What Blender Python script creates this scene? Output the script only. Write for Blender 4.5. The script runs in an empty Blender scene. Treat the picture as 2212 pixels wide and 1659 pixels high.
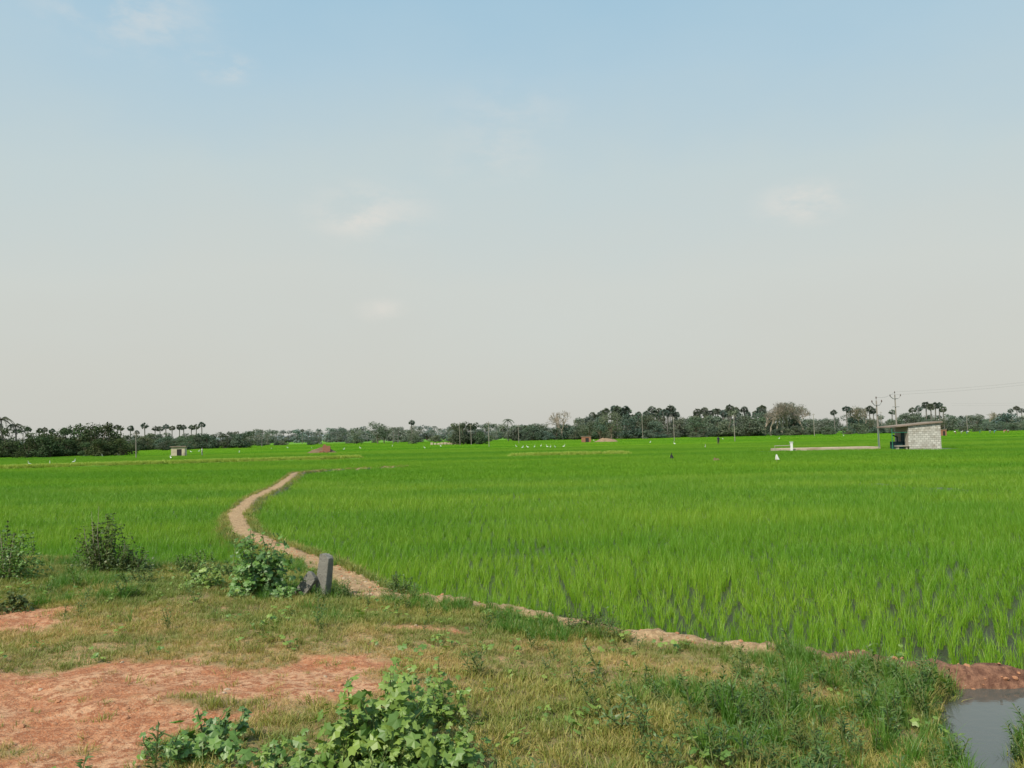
import bpy, math, random
import numpy as np
from mathutils import Vector, Matrix, Euler
random.seed(7); rng=np.random.default_rng(11)
sc=bpy.context.scene
try:
    sc.view_settings.view_transform='Standard'; sc.view_settings.look='None'; sc.view_settings.exposure=0
except Exception: pass
R=math.radians
# ---------------------------------------------------------------- noise
def vnoise(x,y,seed=0):
    x=np.asarray(x,float);y=np.asarray(y,float)
    xi=np.floor(x).astype(np.int64);yi=np.floor(y).astype(np.int64)
    fx=x-xi;fy=y-yi;fx=fx*fx*(3-2*fx);fy=fy*fy*(3-2*fy)
    def h(a,b):
        n=(a*374761393+b*668265263+seed*1442695041)&0xffffffff
        n=((n^(n>>13))*1274126177)&0xffffffff
        return ((n^(n>>16))&0xffff)/65535.0
    return (h(xi,yi)*(1-fx)+h(xi+1,yi)*fx)*(1-fy)+(h(xi,yi+1)*(1-fx)+h(xi+1,yi+1)*fx)*fy
def fbm(x,y,seed=0,o=4):
    s=0;a=.5;t=0
    for i in range(o):
        s=s+a*vnoise(x*2**i,y*2**i,seed+i*17);t+=a;a*=.5
    return s/t
def sst(a,b,x):
    t=np.clip((x-a)/(b-a),0,1);return t*t*(3-2*t)
def dpoly(x,y,pts):
    d=np.full(np.shape(x),1e9)
    for (ax,ay),(bx,by) in zip(pts[:-1],pts[1:]):
        vx,vy=bx-ax,by-ay;t=np.clip(((x-ax)*vx+(y-ay)*vy)/(vx*vx+vy*vy),0,1)
        d=np.minimum(d,np.hypot(x-ax-t*vx,y-ay-t*vy))
    return d
# ---------------------------------------------------------------- ground lines (metres), unprojected by hand from image pixels, then adjusted
EDGE=[(-300,90),(-40,30),(-16,19.8),(-11,17.3),(-7.3,15.4),(-3.67,15.0),(-2.82,13.6),(-2.01,11.96),(-1.03,11.62),(-.1,10.9),(.75,9.96),(1.47,9.22),(2.4,8.79),(3.04,8.52),(3.59,8.13),(4.03,7.9),(4.53,7.75),(6.5,7.15),(12,4.2),(30,-3),(300,-90)]
TRACK=[(-9,66),(-14.4,61),(-15.4,57),(-13.4,48),(-11.8,40.3),(-10.57,32.6),(-8.79,25.5),(-7.75,22.8),(-7.05,20.9),(-5.55,18.27),(-4.45,16.5),(-3.67,15.2),(-2.82,13.6),(-2.01,11.96)]
BUNDPATH=[(-2.01,11.96),(-1.03,11.62),(-.1,10.9),(.75,9.96),(1.47,9.22),(2.4,8.79),(3.04,8.52),(3.59,8.13),(4.03,7.9),(4.53,7.75),(6.5,7.15),(12,4.2),(30,-3)]
CHAN=[(12,3.6),(6.2,6.65),(4.9,7.18),(4.2,7.22),(3.65,6.7),(3.3,6.0),(3.05,5.2),(2.6,3.5)]
FARB1=[(-90,74),(-53,83),(-37,90),(-18.3,96.5)]
FARB2=[(0,91),(7,93),(13,92)]
THIN=[(15.7,37.4),(16.8,34),(17.9,30.6),(22,29)]
ex=np.array([p[0] for p in EDGE]);ey=np.array([p[1] for p in EDGE])
def sdist(x,y):
    d=dpoly(x,y,EDGE);return np.where(y<np.interp(x,ex,ey),d,-d)
def chan_w(x): return np.interp(x,[2.6,3.2,3.9,4.6,7],[.07,.14,.30,.38,.45])
def H(x,y):
    x=np.asarray(x,float);y=np.asarray(y,float)
    s=sdist(x,y)
    sh=.3+.2*sst(.3,3.2,s)*(1-.5*sst(1.0,3.5,x))+(fbm(x*.9,y*.9,3)-.5)*.16*sst(.2,1.2,s)+(fbm(x*4,y*4,5)-.5)*.05
    sh=np.maximum(sh,.25)
    dc=dpoly(x,y,CHAN);w=chan_w(x)+(fbm(x*3,y*3,8)-.5)*.18
    sh=sh-(sh-.03)*(1-sst(w*.7,w+.2,dc))
    fld=(fbm(x*1.5,y*1.5,9)-.5)*.05
    z=fld+(sh-fld)*sst(-.28,.02,s)
    dt=dpoly(x,y,TRACK)
    wob=(fbm(x*1.3,y*1.3,21)-.5)*.16
    tr=(.27+(fbm(x*5,y*5,2)-.5)*.09)*(1-sst(.3,.64,dt+wob))
    z=np.where(s<.3,np.maximum(z,tr),z)
    db=dpoly(x,y,BUNDPATH)
    z=z+.05*(1-sst(.1,.4,db))+(1-sst(.15,.3,db))*((fbm(x*7,y*7,31)-.5)*.11+(fbm(x*2.2,y*2.2,32)-.5)*.10)*(s>-.3)
    for P,hh,ww in((FARB1,.34,.6),(FARB2,.3,.6),(THIN,.12,.3)):
        z=np.maximum(z,hh*(1-sst(ww*.4,ww,dpoly(x,y,P))))
    return z
def pathw(x,y):
    wob=(fbm(x*2.2,y*2.2,21)-.5)*.3+(fbm(x*8,y*8,22)-.5)*.16
    wd=.10*(1-sst(13.5,17.5,y))
    a=1-sst(.22+wd,.36+wd,dpoly(x,y,TRACK)+wob)
    b=1-sst(.19,.32,dpoly(x,y-.02,BUNDPATH)+(fbm(x*1.8,y*1.8,77)-.5)*.42+(fbm(x*8,y*8,22)-.5)*.14)
    wet=1-sst(.2,.34,dpoly(x,y,[(3.5,8.2),(4.1,7.9),(4.7,7.66),(7,6.9)])+wob)
    return np.maximum(np.maximum(a,b),wet)
def barew(x,y):
    n=(fbm(x*1.1,y*1.6,41,5)-.5)+.5*(fbm(x*4.5,y*6,43,4)-.5)
    e=lambda cx,cy,rx,ry:1-np.sqrt(((x-cx)/rx)**2+((y-cy)/ry)**2)
    m=np.maximum.reduce([e(-3.2,7.15,1.95,.72),e(-4.5,6.75,1.9,.72),e(-3.9,6.1,1.5,.6)*.9,e(-3.6,5.4,1.1,.4)*.7,e(-6.6,9.9,1.05,.75),e(-1.8,7.7,1.0,.4)*.85,e(-.6,9.4,.9,.25)*.5])
    return sst(-.05,.24,m+n*1.25)
def dryw(x,y):
    n=(fbm(x*.8,y*1.2,51,4)-.5)
    e=lambda cx,cy,rx,ry:1-np.sqrt(((x-cx)/rx)**2+((y-cy)/ry)**2)
    m=np.maximum.reduce([e(-3.5,7.6,4.6,2.7),e(-.3,8.3,2.6,1.7)*.9,e(1.2,7.4,1.8,.9)*.8,e(-6,10,4,2.0)*.6])
    return sst(-.15,.4,m+n*1.5)
# ---------------------------------------------------------------- materials
def mat(name):
    m=bpy.data.materials.new(name);m.use_nodes=True;nt=m.node_tree
    for n in list(nt.nodes):nt.nodes.remove(n)
    o=nt.nodes.new('ShaderNodeOutputMaterial');return m,nt,o
def N(nt,t,**k):
    n=nt.nodes.new(t)
    for a,v in k.items():setattr(n,a,v)
    return n
def mixc(nt,f,a,b,bt='MIX'):
    n=nt.nodes.new('ShaderNodeMix');n.data_type='RGBA';n.blend_type=bt
    for s,v in((0,f),(6,a),(7,b)):
        if isinstance(v,bpy.types.NodeSocket):nt.links.new(v,n.inputs[s])
        else:n.inputs[s].default_value=(v if s==0 else (tuple(v)+(1,))[:4])
    return n.outputs[2]
def mth(nt,op,a,b=0.0,clamp=False):
    n=nt.nodes.new('ShaderNodeMath');n.operation=op;n.use_clamp=clamp
    for i,v in enumerate((a,b)):
        if isinstance(v,bpy.types.NodeSocket):nt.links.new(v,n.inputs[i])
        else:n.inputs[i].default_value=v
    return n.outputs[0]
def rampf(nt,v,a,b):
    n=nt.nodes.new('ShaderNodeMapRange');n.interpolation_type='SMOOTHSTEP'
    nt.links.new(v,n.inputs[0]);n.inputs[1].default_value=a;n.inputs[2].default_value=b;return n.outputs[0]
def noise(nt,scale,det=4,vec=None,rough=.55):
    n=nt.nodes.new('ShaderNodeTexNoise');n.inputs['Scale'].default_value=scale;n.inputs['Detail'].default_value=det;n.inputs['Roughness'].default_value=rough
    if vec is not None:nt.links.new(vec,n.inputs['Vector'])
    return n.outputs['Fac']
def simple(name,col,rough=.85,var=.25,scale=6,bump=0,metal=0,wear=None):
    m,nt,o=mat(name)
    tc=N(nt,'ShaderNodeTexCoord').outputs['Object']
    f=noise(nt,scale,6,tc)
    c=mixc(nt,f,tuple(v*(1-var) for v in col),tuple(min(1,v*(1+var)) for v in col))
    if wear:
        f2=rampf(nt,noise(nt,scale*.35,5,tc),.48,.66);c=mixc(nt,f2,c,wear)
    b=N(nt,'ShaderNodeBsdfPrincipled');nt.links.new(c,b.inputs['Base Color']);b.inputs['Roughness'].default_value=rough;b.inputs['Metallic'].default_value=metal
    b.inputs['Specular IOR Level'].default_value=.25
    if bump:
        bp=N(nt,'ShaderNodeBump');bp.inputs['Strength'].default_value=bump;bp.inputs['Distance'].default_value=.02
        nt.links.new(noise(nt,scale*5,6,tc),bp.inputs['Height']);nt.links.new(bp.outputs[0],b.inputs['Normal'])
    nt.links.new(b.outputs[0],o.inputs[0]);return m
def leafmat(name,ca,cb,trans=.3,gloss=.06,posscale=None,cc=None,objcol=False,ccw=.6):
    m,nt,o=mat(name)
    oi=N(nt,'ShaderNodeObjectInfo');geo=N(nt,'ShaderNodeNewGeometry')
    c=mixc(nt,oi.outputs['Random'],ca,cb)
    isl=geo.outputs['Random Per Island']
    c=mixc(nt,mth(nt,'MULTIPLY',mth(nt,'POWER',isl,1.5),ccw),c,cc if cc else tuple(v*.6 for v in ca))
    if posscale:
        mp=N(nt,'ShaderNodeMapping');nt.links.new(geo.outputs['Position'],mp.inputs[0]);mp.inputs['Scale'].default_value=posscale
        f=rampf(nt,noise(nt,1.0,5,mp.outputs[0]),.36,.64)
        c=mixc(nt,f,mixc(nt,1.0,c,(.76,.86,.8),'MULTIPLY'),mixc(nt,1.0,c,(1.32,1.1,1.2),'MULTIPLY'))
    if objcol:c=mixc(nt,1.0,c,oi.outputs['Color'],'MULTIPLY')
    d=N(nt,'ShaderNodeBsdfDiffuse');t=N(nt,'ShaderNodeBsdfTranslucent');g=N(nt,'ShaderNodeBsdfGlossy');g.inputs['Roughness'].default_value=.5
    nt.links.new(c,d.inputs[0]);nt.links.new(mixc(nt,1.0,c,(1.1,1.15,.6),'MULTIPLY'),t.inputs[0])
    a=N(nt,'ShaderNodeMixShader');a.inputs[0].default_value=trans;nt.links.new(d.outputs[0],a.inputs[1]);nt.links.new(t.outputs[0],a.inputs[2])
    b=N(nt,'ShaderNodeMixShader');b.inputs[0].default_value=gloss;nt.links.new(a.outputs[0],b.inputs[1]);nt.links.new(g.outputs[0],b.inputs[2])
    nt.links.new(b.outputs[0],o.inputs[0]);return m
RICE_A=(.115,.315,.008);RICE_B=(.175,.38,.018)
M_rice=leafmat('rice_leaf',RICE_A,RICE_B,.35,.03,(.06,.12,.05),(.29,.38,.05))
M_ricefar=leafmat('rice_leaf_far',(.13,.32,.012),(.175,.36,.02),.35,.02,(.014,.05,.05),(.13,.30,.02))
M_grass=leafmat('green_grass',(.13,.22,.03),(.22,.28,.05),.3,.03,(.9,.9,.9),(.36,.31,.11),ccw=.8)
M_dry=leafmat('dry_grass',(.46,.34,.16),(.36,.33,.11),.25,.02,(.9,.9,.9),(.20,.22,.06),ccw=.8)
M_weed=leafmat('weed_leaf',(.07,.15,.026),(.13,.20,.045),.3,.05,None,(.04,.09,.02))
M_lush=leafmat('lush_grass',(.08,.21,.018),(.14,.27,.032),.35,.04,None,(.06,.14,.02))
M_gourd=leafmat('gourd_leaf',(.21,.31,.05),(.26,.36,.07),.3,.05,None,(.09,.19,.035),ccw=.9)
M_bush=leafmat('bush_leaf',(.12,.25,.035),(.16,.28,.045),.3,.06,None,(.05,.12,.025),ccw=.9)
M_darkbush=leafmat('dark_bush_leaf',(.05,.085,.025),(.08,.13,.035),.25,.04,None,(.15,.17,.06))
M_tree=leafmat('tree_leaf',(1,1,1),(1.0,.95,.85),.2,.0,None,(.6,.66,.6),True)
M_bark=simple('bark',(.14,.11,.085),.9,.35,3)
M_palmtrunk=simple('palm_trunk',(.15,.14,.13),.9,.3,3)
M_twig=simple('dry_twig',(.30,.25,.20),.9,.3,4)
M_stem=simple('plant_stem',(.13,.15,.05),.8,.3,10)
# ground
def ground_mat():
    m,nt,o=mat('ground_soil')
    at=N(nt,'ShaderNodeAttribute');at.attribute_name='cover';sp=N(nt,'ShaderNodeSeparateColor');nt.links.new(at.outputs['Color'],sp.inputs[0])
    path,bare,sh=sp.outputs[0],sp.outputs[1],sp.outputs[2]
    a2=N(nt,'ShaderNodeAttribute');a2.attribute_name='cover2';s2=N(nt,'ShaderNodeSeparateColor');nt.links.new(a2.outputs['Color'],s2.inputs[0])
    far,dry,wet=s2.outputs[0],s2.outputs[1],s2.outputs[2]
    pos=N(nt,'ShaderNodeNewGeometry').outputs['Position']
    n1=noise(nt,2.5,8,pos,.6);n2=noise(nt,14,8,pos,.65);n3=noise(nt,60,5,pos,.6)
    red=mixc(nt,rampf(nt,n1,.38,.62),(.46,.175,.08),(.60,.33,.19))
    red=mixc(nt,rampf(nt,n2,.42,.60),red,(.34,.125,.058))
    red=mixc(nt,mth(nt,'MULTIPLY',rampf(nt,n3,.52,.66),.5),red,(.68,.46,.30))
    pth=mixc(nt,rampf(nt,n2,.35,.65),(.30,.18,.095),(.52,.35,.20))
    pth=mixc(nt,mth(nt,'MULTIPLY',rampf(nt,n3,.52,.66),.5),pth,(.24,.17,.09))
    pth=mixc(nt,wet,pth,mixc(nt,rampf(nt,n2,.35,.65),(.13,.06,.04),(.30,.15,.095)))
    und=mixc(nt,rampf(nt,n2,.35,.65),(.14,.14,.05),(.28,.20,.10))
    und=mixc(nt,dry,und,mixc(nt,rampf(nt,n2,.35,.65),(.27,.23,.10),(.46,.27,.14)))
    und=mixc(nt,bare,und,red)
    mud=mixc(nt,n1,(.035,.040,.022),(.06,.06,.035))
    mp=N(nt,'ShaderNodeMapping');nt.links.new(pos,mp.inputs[0]);mp.inputs['Scale'].default_value=(.014,.045,.05)
    fg=mixc(nt,rampf(nt,noise(nt,1.0,3,mp.outputs[0]),.35,.65),(.10,.26,.015),(.145,.31,.025))
    mud=mixc(nt,far,mud,fg)
    c=mixc(nt,sh,mud,und);c=mixc(nt,path,c,pth)
    b=N(nt,'ShaderNodeBsdfPrincipled');nt.links.new(c,b.inputs['Base Color'])
    shp=mth(nt,'MAXIMUM',mth(nt,'MAXIMUM',sh,path),far)
    r=mth(nt,'ADD',mth(nt,'MULTIPLY',shp,.6),.33);nt.links.new(r,b.inputs['Roughness']);b.inputs['Specular IOR Level'].default_value=.25
    bp=N(nt,'ShaderNodeBump');bp.inputs['Strength'].default_value=.9;bp.inputs['Distance'].default_value=.045
    nt.links.new(mth(nt,'ADD',n2,mth(nt,'MULTIPLY',n3,.4)),bp.inputs['Height']);nt.links.new(bp.outputs[0],b.inputs['Normal'])
    nt.links.new(b.outputs[0],o.inputs[0]);return m
M_ground=ground_mat()
# ---------------------------------------------------------------- mesh helpers
def newobj(name,verts,faces,mats,parent=None,loc=(0,0,0),smooth=False,mi=None,coll=None):
    me=bpy.data.meshes.new(name);me.from_pydata([tuple(v) for v in verts],[],[tuple(f) for f in faces])
    for m in(mats if isinstance(mats,(list,tuple)) else [mats]):me.materials.append(m)
    if mi is not None:me.polygons.foreach_set('material_index',list(mi))
    if smooth:me.polygons.foreach_set('use_smooth',[True]*len(me.polygons))
    me.update();ob=bpy.data.objects.new(name,me);ob.location=loc
    (coll or sc.collection).objects.link(ob)
    if parent:ob.parent=parent
    return ob
def empty(name,loc=(0,0,0),rz=0):
    e=bpy.data.objects.new(name,None);e.location=loc;e.rotation_euler[2]=rz;e.empty_display_size=.3;sc.collection.objects.link(e);return e
class MB:
    def __init__(s):s.v=[];s.f=[];s.m=[]
    def add(s,v,f,m=0):
        o=len(s.v);s.v+=[tuple(p) for p in v];s.f+=[tuple(i+o for i in q) for q in f];s.m+=[m]*len(f)
    def box(s,x0,x1,y0,y1,z0,z1,m=0):
        p=[Vector((x,y,z)) for z in(z0,z1) for y in(y0,y1) for x in(x0,x1)]
        s.add(p,[(0,2,3,1),(4,5,7,6),(0,1,5,4),(2,6,7,3),(0,4,6,2),(1,3,7,5)],m)
    def tube(s,pts,rad,n=6,m=0,cap=True):
        pts=[Vector(p) for p in pts]
        if not hasattr(rad,'__len__'):rad=[rad]*len(pts)
        V=[];F=[]
        for i,p in enumerate(pts):
            d=(pts[min(i+1,len(pts)-1)]-pts[max(i-1,0)]).normalized()
            u=d.orthogonal().normalized() if i==0 else (u-d*u.dot(d)).normalized()
            w=d.cross(u)
            for k in range(n):
                a=2*math.pi*k/n;V.append(p+(u*math.cos(a)+w*math.sin(a))*rad[i])
        for i in range(len(pts)-1):
            for k in range(n):
                F.append((i*n+k,i*n+(k+1)%n,(i+1)*n+(k+1)%n,(i+1)*n+k))
        if cap:F.append(tuple(range(n))[::-1]);F.append(tuple((len(pts)-1)*n+k for k in range(n)))
        s.add(V,F,m)
    def obj(s,name,mats,**k):return newobj(name,s.v,s.f,mats,mi=s.m,**k)
# ---------------------------------------------------------------- blades
def blades(mb,n,spread,h0,h1,w,lean,seg=3,cx=0,cy=0,m=0):
    for i in range(n):
        a=random.random()*2*math.pi;r=spread*math.sqrt(random.random())
        bx,by=cx+r*math.cos(a),cy+r*math.sin(a)
        h=random.uniform(h0,h1);da=a+random.gauss(0,.9) if spread<.2 else random.random()*6.28
        ln=h*lean*random.uniform(.2,1.3);dx,dy=math.cos(da),math.sin(da);ta=da+math.pi/2+random.gauss(0,.5)
        wx,wy=math.cos(ta)*w/2,math.sin(ta)*w/2
        V=[];F=[]
        for k in range(seg+1):
            t=k/seg;q=ln*t*t;z=h*(t-.18*lean*t*t);ww=(1-t**1.6) if k<seg else 0
            if k<seg:V+=[(bx+dx*q-wx*ww,by+dy*q-wy*ww,z),(bx+dx*q+wx*ww,by+dy*q+wy*ww,z)]
            else:V.append((bx+dx*q,by+dy*q,z))
        for k in range(seg-1):F.append((2*k,2*k+1,2*k+3,2*k+2))
        F.append((2*seg-2,2*seg-1,2*seg));mb.add(V,F,m)
def coll_of(name,objs):
    c=bpy.data.collections.new(name)
    for o in objs:
        for u in list(o.users_collection):u.objects.unlink(o)
        c.objects.link(o)
    return c
def scatter(name,P,rot,scl,coll):
    me=bpy.data.meshes.new(name);me.vertices.add(len(P));me.vertices.foreach_set('co',np.asarray(P,np.float32).ravel())
    a=me.attributes.new('rot','FLOAT_VECTOR','POINT');a.data.foreach_set('vector',np.asarray(rot,np.float32).ravel())
    a=me.attributes.new('scl','FLOAT_VECTOR','POINT');a.data.foreach_set('vector',np.asarray(scl,np.float32).ravel())
    ob=bpy.data.objects.new(name,me);sc.collection.objects.link(ob)
    ng=bpy.data.node_groups.new(name+'_nodes','GeometryNodeTree')
    ng.interface.new_socket('Geometry',in_out='INPUT',socket_type='NodeSocketGeometry');ng.interface.new_socket('Geometry',in_out='OUTPUT',socket_type='NodeSocketGeometry')
    gi=ng.nodes.new('NodeGroupInput');go=ng.nodes.new('NodeGroupOutput')
    ip=ng.nodes.new('GeometryNodeInstanceOnPoints');ci=ng.nodes.new('GeometryNodeCollectionInfo')
    ci.inputs['Collection'].default_value=coll;ci.inputs['Separate Children'].default_value=True;ci.inputs['Reset Children'].default_value=True
    ip.inputs['Pick Instance'].default_value=True
    r=ng.nodes.new('GeometryNodeInputNamedAttribute');r.data_type='FLOAT_VECTOR';r.inputs['Name'].default_value='rot'
    s=ng.nodes.new('GeometryNodeInputNamedAttribute');s.data_type='FLOAT_VECTOR';s.inputs['Name'].default_value='scl'
    er=ng.nodes.new('FunctionNodeEulerToRotation');L=ng.links.new
    L(gi.outputs[0],ip.inputs['Points']);L(ci.outputs[0],ip.inputs['Instance'])
    L(r.outputs['Attribute'],er.inputs[0]);L(er.outputs[0],ip.inputs['Rotation']);L(s.outputs['Attribute'],ip.inputs['Scale']);L(ip.outputs[0],go.inputs[0])
    md=ob.modifiers.new('instances','NODES');md.node_group=ng
    return ob
def scat_xy(name,x,y,coll,smin,smax,tilt=.1,zoff=0,zs=None):
    n=len(x);z=H(x,y)+zoff
    rot=np.stack([rng.normal(0,tilt,n),rng.normal(0,tilt,n),rng.uniform(0,6.28,n)],1)
    s=rng.uniform(smin,smax,n);S=np.stack([s,s,s if zs is None else s*zs],1)
    return scatter(name,np.stack([x,y,z],1),rot,S,coll)
# ---------------------------------------------------------------- ground sheet
def axis(a,b,step,lo,hi,g,g2=None):
    c=list(np.arange(a,b+1e-6,step));d=step;v=b
    while v<hi:d*=g;v+=d;c.append(v)
    d=step;v=a
    while v>lo:d*=(g2 or g);v-=d;c.insert(0,v)
    return np.array(c)
X=axis(-13,9,.06,-4000,4000,1.14);Y=axis(4,17,.06,-400,5000,1.033,1.14)
gx,gy=np.meshgrid(X,Y);gz=H(gx,gy)
nx,ny=len(X),len(Y)
idx=np.arange(nx*ny).reshape(ny,nx)
F=np.stack([idx[:-1,:-1],idx[:-1,1:],idx[1:,1:],idx[1:,:-1]],-1).reshape(-1,4)
me=bpy.data.meshes.new('ground');me.from_pydata(np.stack([gx.ravel(),gy.ravel(),gz.ravel()],1).tolist(),[],F.tolist())
me.materials.append(M_ground);me.polygons.foreach_set('use_smooth',[True]*len(me.polygons))
s_=sdist(gx,gy)
c1=np.stack([pathw(gx,gy),barew(gx,gy),sst(-.25,-.02,s_),np.ones_like(gx)],-1).reshape(-1,4)
wetp=1-sst(.4,1.0,dpoly(gx,gy,[(3.7,8.2),(4.2,7.7),(4.7,7.4),(7,6.7)]))
fa=np.maximum(sst(60,200,gy),1-sst(.7,1.5,np.minimum(dpoly(gx,gy,FARB1),dpoly(gx,gy,FARB2))))
c2=np.stack([fa,dryw(gx,gy),wetp,np.ones_like(gx)],-1).reshape(-1,4)
for nm,c in (('cover',c1),('cover2',c2)):
    a=me.attributes.new(nm,'FLOAT_COLOR','POINT');a.data.foreach_set('color',c.astype(np.float32).ravel())
ground=bpy.data.objects.new('ground',me);sc.collection.objects.link(ground)
# water
wm,nt,o=mat('ditch_water_surface')
b=N(nt,'ShaderNodeBsdfPrincipled');b.inputs['Base Color'].default_value=(.08,.085,.075,1);b.inputs['Roughness'].default_value=.07
bp=N(nt,'ShaderNodeBump');bp.inputs['Strength'].default_value=.10;bp.inputs['Distance'].default_value=.02
nt.links.new(noise(nt,9,3,N(nt,'ShaderNodeNewGeometry').outputs['Position']),bp.inputs['Height']);nt.links.new(bp.outputs[0],b.inputs['Normal']);nt.links.new(b.outputs[0],o.inputs[0])
V=[];Fw=[]
for i,(px,py) in enumerate(CHAN):
    a=Vector(CHAN[max(0,i-1)]);c=Vector(CHAN[min(len(CHAN)-1,i+1)]);d=(c-a).normalized();n_=Vector((-d.y,d.x));w=.52 if px>3.5 else .35
    V+=[(px+n_.x*w,py+n_.y*w,.17),(px-n_.x*w,py-n_.y*w,.17)]
    if i:Fw.append((2*i-2,2*i-1,2*i+1,2*i))
newobj('ditch_water',V,Fw,wm)
# ---------------------------------------------------------------- rice
src=[]
for i in range(6):
    mb=MB();blades(mb,24,.036,.15,.34,.0058,.42,3);src.append(mb.obj('rice_hill_%d'%i,[M_rice]))
C_rice=coll_of('rice_hills',src)
src=[]
for i in range(4):
    mb=MB()
    for k in range(50):
        blades(mb,5,.06,.24,.38,.015,.5,2,cx=random.uniform(-.5,.5),cy=random.uniform(-.5,.5))
    src.append(mb.obj('rice_patch_%d'%i,[M_ricefar]))
C_rfar=coll_of('rice_patches',src)
def allowed(x,y,m=0):
    s=sdist(x,y);ok=(s<-.30-m)&(dpoly(x,y,TRACK)>.5+m)
    ok&=dpoly(x,y,FARB1)>.7;ok&=dpoly(x,y,FARB2)>.7;ok&=dpoly(x,y,THIN)>.22
    ok&=~((x>28)&(x<50.5)&(y>84.5)&(y<98)&((y>90.5)|(x>42)))
    return ok
def grid(y0,y1,st,wid,j):
    xs=np.arange(-wid*y1-8,wid*y1+8,st);ys=np.arange(y0,y1,st);a,b=np.meshgrid(xs,ys);a=a.ravel();b=b.ravel()
    k=np.abs(a)<wid*b+6;a=a[k];b=b[k];return a+rng.uniform(-j,j,len(a))*st,b+rng.uniform(-j,j,len(b))*st
a,b_=grid(4,26,.15,.75,.34);k=allowed(a,b_);a,b_=a[k],b_[k]
k=(fbm(a*.9,b_*.9,90)>.27)&(rng.random(len(a))>.05)&~((b_<13)&(a>0)&(rng.random(len(a))<.22));a,b_=a[k],b_[k]
a2,b2=grid(26,46,.20,.72,.35);k=allowed(a2,b2);a=np.r_[a,a2[k]];b_=np.r_[b_,b2[k]]
p=rng.permutation(len(a));a,b_=a[p],b_[p]
hs=.72+.6*fbm(a*.35,b_*.35,12)+.25*(fbm(a*2.2,b_*2.2,13)-.5)
n=len(a);s=rng.uniform(.78,1.22,n);wide=np.where(b_>26,1.35,1.0)
scatter('rice_crop',np.stack([a,b_,H(a,b_)-.01],1),np.stack([rng.normal(0,.1,n),rng.normal(0,.1,n),rng.uniform(0,6.28,n)],1),np.stack([s*wide,s*wide,s*hs],1),C_rice)
a,b_=grid(46,150,.95,.72,.3);k=allowed(a,b_,.2);a,b_=a[k],b_[k];sz=np.ones(len(a))*1.05
a2,b2=grid(150,420,2.6,.72,.3);a=np.r_[a,a2];b_=np.r_[b_,b2];sz=np.r_[sz,np.ones(len(a2))*2.9]
p=rng.permutation(len(a));a,b_,sz=a[p],b_[p],sz[p];n=len(a)
scatter('rice_crop_distant',np.stack([a,b_,np.zeros(n)],1),np.stack([np.zeros(n),np.zeros(n),rng.integers(0,4,n)*1.5708+rng.normal(0,.2,n)],1),np.stack([sz,sz,rng.uniform(.82,1.1,n)],1),C_rfar)
# ---------------------------------------------------------------- verge grass
def mk(nm,M,nv,*args,**k):
    r=[]
    for i in range(nv):
        mb=MB();blades(mb,*args,**k);r.append(mb.obj('%s_%d'%(nm,i),[M]))
    return coll_of(nm,r)
C_g=mk('green_tufts',M_grass,4,22,.06,.03,.085,.006,.9,2)
C_d=mk('dry_tufts',M_dry,4,24,.06,.02,.06,.005,1.1,2)
C_l=mk('lush_tufts',M_lush,4,26,.05,.12,.30,.007,.6,3)
def rnd(n,y0,y1,w=.74):
    y=np.sqrt(rng.uniform(y0*y0,y1*y1,n));x=rng.uniform(-1,1,n)*(w*y+.8)
    return x,y
x,y=rnd(115000,3.6,19)
s=sdist(x,y);pw=pathw(x,y);bw=barew(x,y);dw=dryw(x,y);wt=dpoly(x,y,CHAN)<chan_w(x)*1.02+.03
thin=.70+.5*sst(.4,.6,fbm(x*2.5,y*2.5,95))
base=(s>-.28)&~wt&(rng.random(len(x))>np.clip(pw*1.6,0,.985))&(rng.random(len(x))>np.clip(bw*1.25,0,.96))&(rng.random(len(x))<thin)
isd=rng.random(len(x))<(.06+.78*dw)
k=base&~isd;scat_xy('short_grass',x[k],y[k],C_g,.45,1.4,.2,-.004)
k=base&isd;scat_xy('dry_grass',x[k],y[k],C_d,.5,1.3,.25,-.004)
x,y=rnd(30000,3.6,18)
s=sdist(x,y);pw=pathw(x,y);wt=dpoly(x,y,CHAN)<chan_w(x)
lush=sst(.48,.62,fbm(x*.9,y*.9,61)+.30*sst(.4,2.2,x)*(1-sst(7.2,8.6,y))+.16*(1-sst(.0,.9,np.abs(s-.5)))*(1-.7*sst(1,2,x))+.1*(1-sst(4.6,5.6,y))-.22*dryw(x,y)-.08)
k=(s>-.3)&~wt&(rng.random(len(x))<lush*(1-pw))&(barew(x,y)<.3)
k|=((s<-.22)&(s>-.5)&(rng.random(len(x))<.10))
scat_xy('tall_grass',x[k],y[k],C_l,.25,.95,.18)
tx=np.array([p[0] for p in TRACK]);ty=np.array([p[1] for p in TRACK])
q=rng.uniform(0,1,9000);ii=np.clip((q*(len(tx)-1)).astype(int),0,len(tx)-2);fr=rng.random(9000)
x=tx[ii]*(1-fr)+tx[ii+1]*fr+rng.normal(0,.42,9000);y=ty[ii]*(1-fr)+ty[ii+1]*fr+rng.normal(0,.25,9000)
dd=dpoly(x,y,TRACK);k=(dd>.3)&(dd<.75)&(sdist(x,y)<-.1)
scat_xy('bund_grass',x[k],y[k],C_g,.8,2.2,.2)
C_fb=mk('bund_tufts',leafmat('pale_bund_grass',(.40,.50,.08),(.44,.50,.12),.3,.02,None,(.34,.44,.08)),3,46,.25,.16,.38,.025,.6,2)
xs=[];ys=[]
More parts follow.
